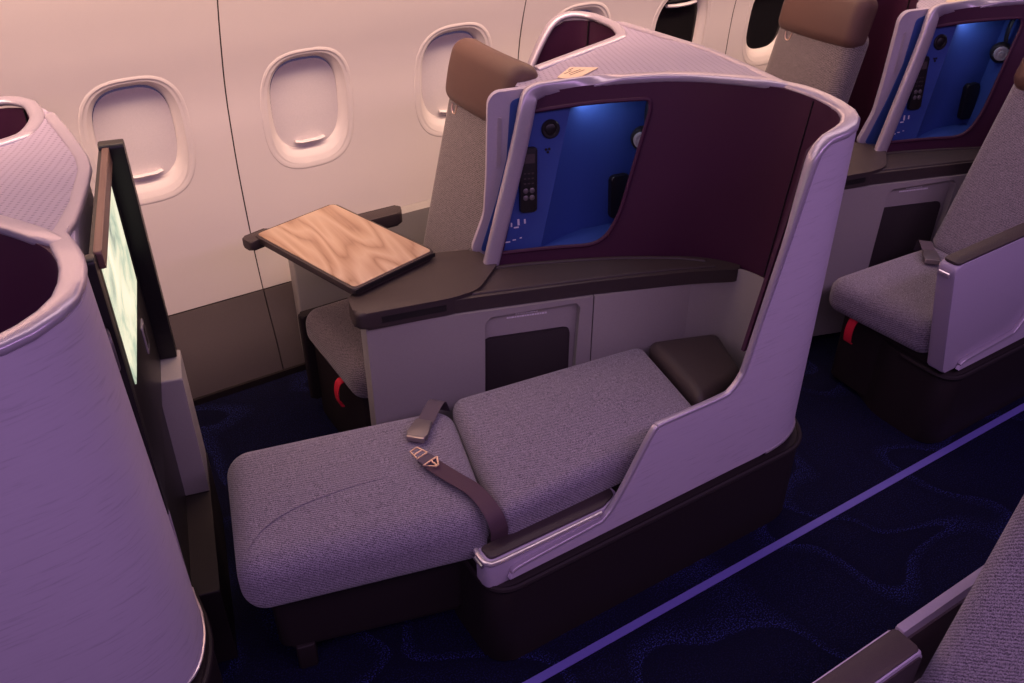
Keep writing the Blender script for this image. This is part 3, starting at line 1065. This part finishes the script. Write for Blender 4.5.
def headphones(label, group):
    nrm = Vector((0.36, 0.93, 0)).normalized()
    c = lining(2.08, 0.63) + Vector((0.93, -0.36, 0)) * 0.080 + nrm * 0.090
    t = thing('headphones', c, label, 'headphones', group)
    ax = Vector((0.93, -0.36, 0))
    pts = []
    for i in range(15):
        a = radians(-25 + 230 * i / 14)
        pts.append(c + ax * (0.036 * cos(a)) + Vector((0, 0, 0.065 + 0.075 * sin(a))) + nrm * 0.0)
    obj('headband', sweep(pts, circ(0.004, 0.011, 8), (nrm.x, nrm.y, 0)), M['black'], t)
    for s in (-1, 1):
        p = c + ax * (0.038 * s - 0.0) + Vector((0, 0, -0.005))
        side = (-nrm * 0.85 + ax * 0.5 * s).normalized()
        mm = frame(p, side.cross(Vector((0, 0, 1))), Vector((0, 0, 1)))
        if (mm.col[2].to_3d()).dot(-nrm) < 0:
            mm = mm @ Matrix.Rotation(pi, 4, 'Y')
        e = obj('ear_cup', lathe([(0.030, -0.016), (0.036, -0.010), (0.036, 0.004), (0.031, 0.012), (0.020, 0.015)], 26, mm), M['black'], t)
        obj('cup_cap', lathe([(0.026, 0.0125), (0.024, 0.0165), (0.018, 0.0175), (0.017, 0.016), (0.010, 0.016), (0.009, 0.0185)], 26, mm), M['silver'], e)


def aisle_seat_flat(label):
    t = thing('recliner_chair', (0.8, 1.45, 0.0), label, 'aircraft seat', 'aisle side seats')
    base = fillet([(0.27, 1.46), (0.72, 1.335), (0.80, 1.66), (0.34, 1.77)], 0.03, 5)
    obj('foot_base', prism(base, 0.075, 0.285, 0.01), M['dark'], t)
    fb = fillet([(0.30, 1.44), (0.345, 1.43), (0.40, 1.60), (0.35, 1.62)], 0.008, 3)
    obj('base_foot', prism(fb, 0.0, 0.08, 0.004), M['dark'], t)
    base = fillet([(0.74, 1.28), (1.45, 1.25), (1.62, 1.40), (1.58, 1.55), (0.86, 1.66)], 0.02, 4)
    obj('seat_base', prism(base, 0.262, 0.345, 0.004), M['dark'], t)
    c = obj('foot_cushion', cushion((0.200, 1.405), (0.757, 1.262), (0.880, 1.690), (0.305, 1.825), 0.274, 0.432, 0.060, 0.010), M['fabric'], t, 80)
    # a soft fold line across the leg rest
    path = catmull([(0.245, 1.462, 0.4290), (0.30, 1.50, 0.4375), (0.38, 1.520, 0.4405), (0.50, 1.515, 0.4425), (0.60, 1.50, 0.4410)], 6)
    obj('cushion_seam', sweep(path, circ(0.0016, 0.0014, 6)), M['fabric'], c)
    obj('backrest', cushion((0.766, 1.252), (1.385, 1.248), (1.460, 1.606), (0.880, 1.700), 0.330, 0.438, 0.036, 0.010, lambda s, t_: 0.020 * s), M['fabric'], t, 80)
    h = obj('headrest', cushion((1.405, 1.300), (1.600, 1.345), (1.675, 1.520), (1.468, 1.600), 0.385, 0.468, 0.030, 0.006), M['leather'], t, 80)
    h.data.materials[0] = M['brown']
    h['label'] = 'dark brown headrest pad'
    belt(t)
    return t


def belt(t, dx=0, dy=0, half=False):
    # buckle end, console side
    D = Vector((dx, dy, 0))
    pr = [(-0.021, -0.001), (0.021, -0.001), (0.021, 0.001), (-0.021, 0.001)]
    path = catmull([D + Vector(p) for p in [(0.868, 1.718, 0.385), (0.848, 1.700, 0.436), (0.822, 1.676, 0.4475), (0.790, 1.645, 0.4485), (0.752, 1.608, 0.449)]], 5)
    s = obj('belt_strap', sweep(path, pr), M['strap'], t)
    s['label'] = 'grey webbing strap with buckle'
    mm = frame(D + Vector((0.742, 1.600, 0.4535)), (-0.72, -0.69, 0), (0.69, -0.72, 0))
    bk = obj('belt_buckle', tprism(mm, fillet([(-0.035, -0.022), (0.020, -0.027), (0.034, -0.024), (0.034, 0.024), (0.020, 0.027), (-0.035, 0.022)], 0.004, 3), -0.007, 0.007, 0.003) if mm.col[2][2] > 0 else tprism(mm, rect(-0.035, 0.034, -0.025, 0.025, 0.004), -0.007, 0.007, 0.003), M['gun'], s)
    obj('buckle_edge', tprism(mm, rect(0.031, 0.039, -0.023, 0.023, 0.003), -0.008, 0.006, 0.002), M['steel'], bk)
    if half:
        return
    # tongue end, aisle side
    path = catmull([Vector(p) for p in [(0.766, 1.262, 0.352), (0.760, 1.253, 0.395), (0.755, 1.262, 0.428), (0.752, 1.295, 0.4455), (0.745, 1.345, 0.4535), (0.726, 1.405, 0.4535), (0.706, 1.470, 0.4535)]], 6)
    s = obj('belt_strap', ribbon(path, 0.042, 0.002, [(1, -0.2, 0), (1, -0.15, 0), (1, 0.05, 0), (1, 0.3, 0), (0.96, 0.26, 0)]), M['plum'], t)
    s['label'] = 'plum webbing strap with metal tongue'
    # loop of webbing folded over the bar, slotted tongue plate
    mm = frame((0.702, 1.484, 0.4565), (-0.25, 0.97, 0), (-0.97, -0.25, 0))
    obj('strap_keeper', tprism(mm, rect(-0.012, 0.016, -0.019, 0.019, 0.003), -0.003, 0.004, 0.001), M['strap'], s)
    bars = []
    def bar(p, q, r_=0.0024):
        return tprism(mm, [(p[0] - 0, p[1]), (q[0], q[1]), (q[0] + 0.001, q[1] + 0.001), (p[0] + 0.001, p[1] + 0.001)], 0, 0.001)
    P = lambda x, y, z=0.001: mm @ Vector((x, y, z))
    loops = [[(0.018, -0.016), (0.050, -0.011), (0.050, 0.011), (0.018, 0.016), (0.018, -0.016)], [(0.034, -0.012), (0.034, 0.012)],
             [(-0.010, -0.022), (-0.010, 0.022), (-0.034, 0.004), (-0.034, -0.004), (-0.010, -0.022)], [(-0.010, -0.002), (-0.034, 0.0)]]
    tongue = join(*[sweep([P(*p, 0.005) for p in lp], circ(0.0026, 0.0022, 6)) for lp in loops])
    obj('belt_tongue', tongue, M['brass'], s)


def aisle_seat_upright(label, with_belt=True):
    t = thing('recliner_chair', (0.95, 1.45, 0.0), label, 'aircraft seat', 'aisle side seats')
    base = fillet([(0.725, 1.275), (1.45, 1.26), (1.50, 1.55), (0.86, 1.64), (0.735, 1.62)], 0.02, 4)
    obj('seat_base', prism(base, 0.02, 0.312, 0.008), M['dark'], t)
    obj('seat_cushion', cushion((0.685, 1.272), (1.12, 1.262), (1.18, 1.63), (0.655, 1.66), 0.295, 0.425, 0.050, 0.012), M['fabric'], t, 80)
    c = Vector((1.255, 1.437, 0.70))
    ax = Vector((0.08, 1.0, 0)).normalized()
    up = Vector((0.32, -0.02, 0.95)).normalized()
    fr_ = frame(c, ax, up)       # z: ax x up
    nz = fr_.col[2].to_3d()
    sgn = -1 if nz.x > 0 else 1   # front is towards -X

    def fn(p):
        z = p.z
        if p.z * sgn > 0:
            z += sgn * 0.012 * cos(p.x / 0.18 * 1.3)
        return fr_ @ Vector((p.x, p.y, z))
    obj('backrest', rbox(0.178, 0.325, 0.055, 0.045, fn, 12), M['fabric'], t, 80)
    hc = c + up * 0.335 + (-nz if sgn < 0 else nz) * 0.038
    fh = frame(hc, ax, up)
    obj('headrest', rbox(0.168, 0.085, 0.055, 0.045, lambda p: fh @ p, 8), M['leather'], t, 80)
    s = obj('pull_tab', strap_tab((0.695, 1.545)), M['red'], t)
    s['label'] = 'red pull tab'
    if with_belt:
        belt(t, 0.262, -0.07, True)
    return t


def strap_tab(xy):
    x, y = xy
    path = catmull([(x + 0.03, y, 0.300), (x - 0.004, y, 0.300), (x - 0.016, y, 0.280), (x - 0.019, y, 0.250), (x - 0.014, y, 0.220), (x - 0.004, y, 0.214)], 5)
    return ribbon(path, 0.030, 0.003, [(0, 1, 0), (0, 1, 0)])


def armrest_low(par):
    ol = fillet([(0.700, 1.209), (1.03, 1.209), (1.09, 1.232), (1.09, 1.262), (0.700, 1.262)], [0.02, 0.01, 0.01, 0.004, 0.01], 5)
    t = obj('armrest', prism(ol, 0.268, 0.352, 0.006), M['lav'], par)
    pad = fillet([(0.712, 1.216), (1.03, 1.214), (1.08, 1.234), (1.08, 1.258), (0.712, 1.258)], [0.015, 0.01, 0.01, 0.004, 0.008], 5)
    obj('armrest_pad', prism(pad, 0.350, 0.359, 0.004), M['brown'], t)
    path = catmull([(0.702, 1.262, 0.353), (0.698, 1.235, 0.352), (0.703, 1.214, 0.351), (0.722, 1.206, 0.349), (0.80, 1.205, 0.348), (1.02, 1.206, 0.348)], 6)
    obj('armrest_edge', sweep(path, circ(0.0065, 0.0055, 8)), M['trim'], t)
    path = [(0.696, 1.222, 0.335), (0.696, 1.256, 0.335)]
    obj('release_button', sweep(path, circ(0.004, 0.006, 8)), M['trim'], t)
    return t


def armrest_high(par, x1=1.30, xp=1.29):
    fm = frame((0, 1.210, 0), (1, 0, 0), (0, 0, 1))      # z towards -y
    xb = min(x1, xp + 0.01)
    ol = fillet([(0.695, 0.285), (xb, 0.285), (xb, 0.70), (0.585, 0.685)], [0.01, 0.01, 0.02, 0.03], 5)
    t = obj('armrest', tprism(fm, ol, -0.055, 0.0, 0.006), M['lav'], par)
    pad = fillet([(0.60, 1.214), (xp, 1.214), (xp, 1.262), (0.60, 1.262)], [0.012, 0.006, 0.006, 0.012], 5)
    obj('armrest_pad', prism(pad, 0.0, 0.008, 0.003, fn=lambda c: Vector((c.x, c.y, c.z + 0.6845 + (c.x - 0.6) * 0.0215))), M['brown'], t)
    if x1 > xb:
        obj('armrest_rear_edge', tprism(fm, fillet([(xb, 0.285), (x1, 0.285), (x1, 0.704), (xb, 0.698)], 0.003), -0.016, 0.0, 0.004), M['rim'], t)
        obj('armrest_rear_lining', tprism(fm, rect(xb, x1, 0.29, 0.675), -0.020, -0.0155), M['brown'], t)
    obj('armrest_lining', tprism(fm, fillet([(0.71, 0.30), (xb - 0.005, 0.30), (xb - 0.005, 0.690), (0.60, 0.676)], 0.015, 4), -0.0575, -0.0545), M['brown'], t)
    path = [(0.586, 1.222, 0.655), (0.586, 1.255, 0.655)]
    obj('release_button', sweep(path, circ(0.005, 0.007, 8)), M['trim'], t)
    return t


def window_seat(label):
    t = thing('recliner_chair', (1.05, 2.16, 0.0), label, 'aircraft seat', 'window side seats')
    obj('seat_base', prism(fillet([(0.745, 1.965), (1.42, 1.95), (1.42, 2.38), (0.745, 2.38)], 0.02, 4), 0.0, 0.318, 0.008), M['dark'], t)
    obj('side_rail', prism(fillet([(0.715, 2.362), (0.90, 2.362), (0.90, 2.398), (0.715, 2.398)], 0.012, 4), 0.06, 0.385, 0.01), M['dark'], t)
    obj('seat_cushion', cushion((0.715, 1.945), (1.16, 1.945), (1.16, 2.362), (0.715, 2.362), 0.300, 0.425, 0.050, 0.012), M['fabric_warm'], t, 80)
    c = Vector((1.238, 2.172, 0.705))
    up = Vector((0.24, 0.0, 0.97)).normalized()
    fr_ = frame(c, (0, 1, 0), up)
    nz = fr_.col[2].to_3d()
    sgn = -1 if nz.x > 0 else 1

    def fn(p):
        z = p.z
        if p.z * sgn > 0:
            z += sgn * 0.012 * cos(p.x / 0.18 * 1.3)
        return fr_ @ Vector((p.x * (1.0 - 0.08 * max(0, p.y)), p.y, z))
    obj('backrest', rbox(0.182, 0.355, 0.055, 0.045, fn, 12), M['fabric_warm'], t, 80)
    hc = c + up * 0.375 + (nz if sgn > 0 else -nz) * 0.034
    fh = frame(hc, (0, 1, 0), up)

    def fnh(p):
        wv_ = p.z * sgn
        return fh @ Vector((p.x, p.y, p.z - sgn * 0.5 * p.x * p.x + (sgn * 0.01 * (1 - (p.y / 0.1) ** 2) if wv_ > 0 else 0)))
    h = obj('headrest', rbox(0.180, 0.095, 0.048, 0.042, fnh, 10), M['leather'], t, 80)
    h['label'] = 'brown leather headrest'
    p0 = hc - up * 0.098 + (nz if sgn > 0 else -nz) * 0.03 + Vector((0, 0.10, 0))
    path = catmull([p0 + Vector((0, -0.014, 0.01)), p0 + Vector((-0.004, -0.010, -0.012)), p0 + Vector((-0.004, 0.0, -0.018)), p0 + Vector((-0.004, 0.010, -0.012)), p0 + Vector((0, 0.014, 0.01))], 4)
    obj('headrest_loop', sweep(path, circ(0.0022, 0.0022, 6), (1, 0, 0)), M['brass'], t)
    s = obj('pull_tab', strap_tab((0.728, 2.100)), M['red'], t)
    s['label'] = 'red pull tab'
    return t


def window_ledge(label):
    t = thing('window_side_ledge', (1.15, 2.52, 0.0), label, 'side console', 'window side ledges')
    ol = fillet([(0.79, 2.600), (1.75, 2.600), (1.75, 2.654), (0.79, 2.654)], 0.008, 4)
    obj('body', prism(ol, 0.0, 0.520, 0.006), M['grey'], t)
    ol = fillet([(0.70, 2.40), (1.105, 2.395), (1.125, 2.455), (0.72, 2.465)], 0.018, 5)
    obj('armrest_top', prism(ol, 0.592, 0.635, 0.010), M['brown'], t)
    fm = frame((0, 2.42, 0), (1, 0, 0), (0, 0, 1))
    obj('armrest_bracket', tprism(fm, fillet([(0.88, 0.45), (0.98, 0.45), (0.98, 0.594), (0.88, 0.594)], 0.01), -0.185, -0.005, 0.004), M['grey'], t)
    return t


def tray(label):
    A, B, C_, D = [Vector((*p, 0)) for p in [(0.622, 2.362), (0.916, 2.465), (1.000, 1.985), (0.732, 1.940)]]
    # square the corners up on the long axis
    cx = (A + B + C_ + D) / 4
    xd = ((B - A) + (C_ - D)).normalized(); yd = Vector((-xd.y, xd.x, 0))
    hx = ((B - A).length + (C_ - D).length) / 4
    hy = ((A - D).length + (B - C_).length) / 4
    t = thing('tray_table', (cx.x, cx.y, 0.66), label, 'tray table')
    mm = frame((cx.x, cx.y, 0), xd, yd)
    obj('table_frame', tprism(mm, rect(-hx, hx, -hy, hy, 0.018, 6), 0.679, 0.698, 0.005), M['brown'], t)
    o = obj('table_top', tprism(mm, rect(-hx + 0.008, hx - 0.008, -hy + 0.008, hy - 0.008, 0.014, 6), 0.698, 0.7005, 0.001), M['wood'], t)
    o['label'] = 'swirling light brown wood grain top'
    obj('fold_line', tprism(mm, rect(-hx + 0.004, hx - 0.004, -hy - 0.001, -hy + 0.0015), 0.683, 0.695), M['black'], t)
    # hinge block at the window-side corner and carrying arm below
    obj('hinge_block', tprism(mm, rect(-hx - 0.030, -hx + 0.060, hy - 0.030, hy + 0.020, 0.012), 0.664, 0.694, 0.006), M['brown'], t)
    path = [mm @ Vector(p) for p in [(-hx + 0.03, hy - 0.01, 0.665), (0.02, hy - 0.01, 0.660), (0.06, hy - 0.01, 0.650), (0.10, hy + 0.005, 0.640)]]
    obj('carrying_arm', sweep(path, [(-0.018, -0.012), (0.018, -0.012), (0.018, 0.012), (-0.018, 0.012)]), M['brown'], t)
    for x, y in ((-hx + 0.20, -hy + 0.035), (hx - 0.05, -hy + 0.03)):
        obj('rest_pad', lathe([(0.010, 0.664), (0.010, 0.680)], 14, mm @ Matrix.Translation((x, y, 0))), M['black'], t)
    return t


# ------------------------------------------------------------------ placements
def place(x, y, mirror=None):
    XF[0] = Matrix.Translation((x, y, 0)) @ (Matrix.Scale(-1, 4, (0, 1, 0)) if mirror else Matrix.Identity(4))


# the row in the middle: flat bed and open table
place(0, 0)
sh0, on_n = shell(0, 'pale suite shell curving round the flat bed, blue niche in its maroon wall', 'suite shells along the aisle')
console('grey side console with dark trough shelf between the flat bed and the tray table', 'side consoles')
remote(on_n, 'black handset remote docked in the blue niche beside the flat bed', 'handset remotes')
headphones('black and silver headphones hanging in the blue niche beside the flat bed', 'headphones')
bed = aisle_seat_flat('grey woven aisle seat laid flat as a bed with its belt lying open')
armrest_low(bed)
window_seat('upright grey window seat with brown headrest behind the wooden tray table')
window_ledge('grey ledge with dark armrest along the wall behind the wooden tray table')
tray('open tray table with swirling wood top in front of the window seat')

# the row behind it: upright seats
place(1.6, -0.04)
sh1, on_n = shell(1, 'pale suite shell at the upper right with a blue niche, cropped by the frame', 'suite shells along the aisle')
console('grey side console beside the upright aisle seat at the right', 'side consoles')
remote(on_n, 'black handset remote in the blue niche at the upper right', 'handset remotes')
headphones('black headphones hanging in the blue niche at the upper right', 'headphones')
ch = aisle_seat_upright('upright grey woven aisle seat with red pull tab at the right edge')
armrest_high(ch)
place(1.41, 0.02)
window_seat('window seat with brown headrest at the upper right, behind the curved shell rim')

# the row in front: only its shell's back is seen
place(-1.672, 0.08)
shm, on_n = shell(-1, 'pale suite shell at the left with textured back and perforated deck', 'suite shells along the aisle', 0.22)

pc_ = outer(OS[8] + 0.02, 0.99)
dx = (outer(OS[8] + 0.05, 0.99) - outer(OS[8] - 0.01, 0.99)).normalized()
mb = frame(pc_, dx, Vector((0, 0, 1)))
if mb.col[2].x < 0:
    mb = mb @ Matrix.Rotation(pi, 4, 'Y')
mb = mb @ Matrix.Diagonal((0.8, 1.35, 1, 1))
sk = obj('side_marker', lathe([(0.032, -0.004), (0.032, 0.002), (0.029, 0.0035), (0.027, 0.002), (0.010, 0.002)], 32, mb), M['gun'], shm)
sk['label'] = 'oval disc set into the shell'

# its seatback monitor and footwell, facing the flat bed
place(0, 0)
N0 = Vector((0.118, 1.55, 0)); F0 = Vector((0.232, 2.03, 0))
d = (F0 - N0).normalized(); n = Vector((d.y, -d.x, 0))
mm = frame(N0, d, (0, 0, 1))
if mm.col[2].x < 0:
    raise RuntimeError('monitor frame')
t = thing('seatback_monitor', (0.17, 1.75, 0.6), 'lit seatback monitor in a black housing on the back of the left shell', 'monitor')
obj('housing', tprism(mm, rect(-0.02, 0.525, 0.60, 1.155, 0.01), 0.0, 0.012, 0.003), M['black'], t)
o = obj('screen', tprism(mm, rect(0.010, 0.430, 0.865, 1.122, 0.004), 0.012, 0.0145), M['screen'], t)
o['label'] = 'bright pale picture on the screen'
obj('top_lip', tprism(mm, rect(-0.005, 0.50, 1.125, 1.160, 0.006), 0.008, 0.022, 0.004), M['bronze'], t)
obj('side_fin', tprism(mm, fillet([(0.495, 0.60), (0.535, 0.60), (0.535, 1.165), (0.495, 1.165)], [0.004, 0.004, 0.012, 0.012]), 0.0, 0.052, 0.005), M['black'], t)
obj('side_fin', tprism(mm, fillet([(-0.045, 0.57), (-0.01, 0.57), (-0.01, 1.165), (-0.045, 1.165)], [0.004, 0.004, 0.012, 0.012]), -0.03, 0.012, 0.005), M['black'], t)
o = obj('card_label', tprism(mm, rect(0.30, 0.345, 0.745, 0.815, 0.004), 0.012, 0.015), M['silver'], t)
obj('card_print', tprism(mm, rect(0.308, 0.337, 0.755, 0.805, 0.002), 0.015, 0.0156), M['dark'], o)
t = thing('footwell', (0.2, 1.8, 0.0), 'dark footwell box with a grey side panel under the lit monitor', 'footwell')
obj('back_panel', tprism(mm, rect(-0.02, 0.40, 0.02, 0.60), -0.05, 0.0, 0.0), M['black'], t)
obj('side_panel', tprism(mm, fillet([(0.37, 0.25), (0.535, 0.25), (0.535, 0.598), (0.40, 0.598)], 0.006), -0.04, 0.060, 0.005), M['grey'], t)
obj('base_panel', tprism(mm, fillet([(0.02, 0.0), (0.54, 0.0), (0.54, 0.25), (0.02, 0.25)], 0.006), -0.04, 0.062, 0.006), M['dark'], t)
obj('corner_trim', tprism(mm, rect(-0.03, -0.022, 0.28, 0.57), -0.02, 0.012, 0.002), M['rim'], t)
obj('corner_tab', tprism(mm, rect(-0.012, 0.02, 0.14, 0.30, 0.004), -0.01, 0.004, 0.002), M['rim'], t)

# the seat across the aisle, nearest the camera
place(-0.12, 1.682, True)
t, _ = shell(2, 'pale shell edge of the seat across the aisle, bottom right corner', 'suite shells along the aisle')
ch = aisle_seat_upright('grey woven backrest across the aisle, cropped at the bottom right corner', False)
armrest_high(ch, 1.42, 1.15)
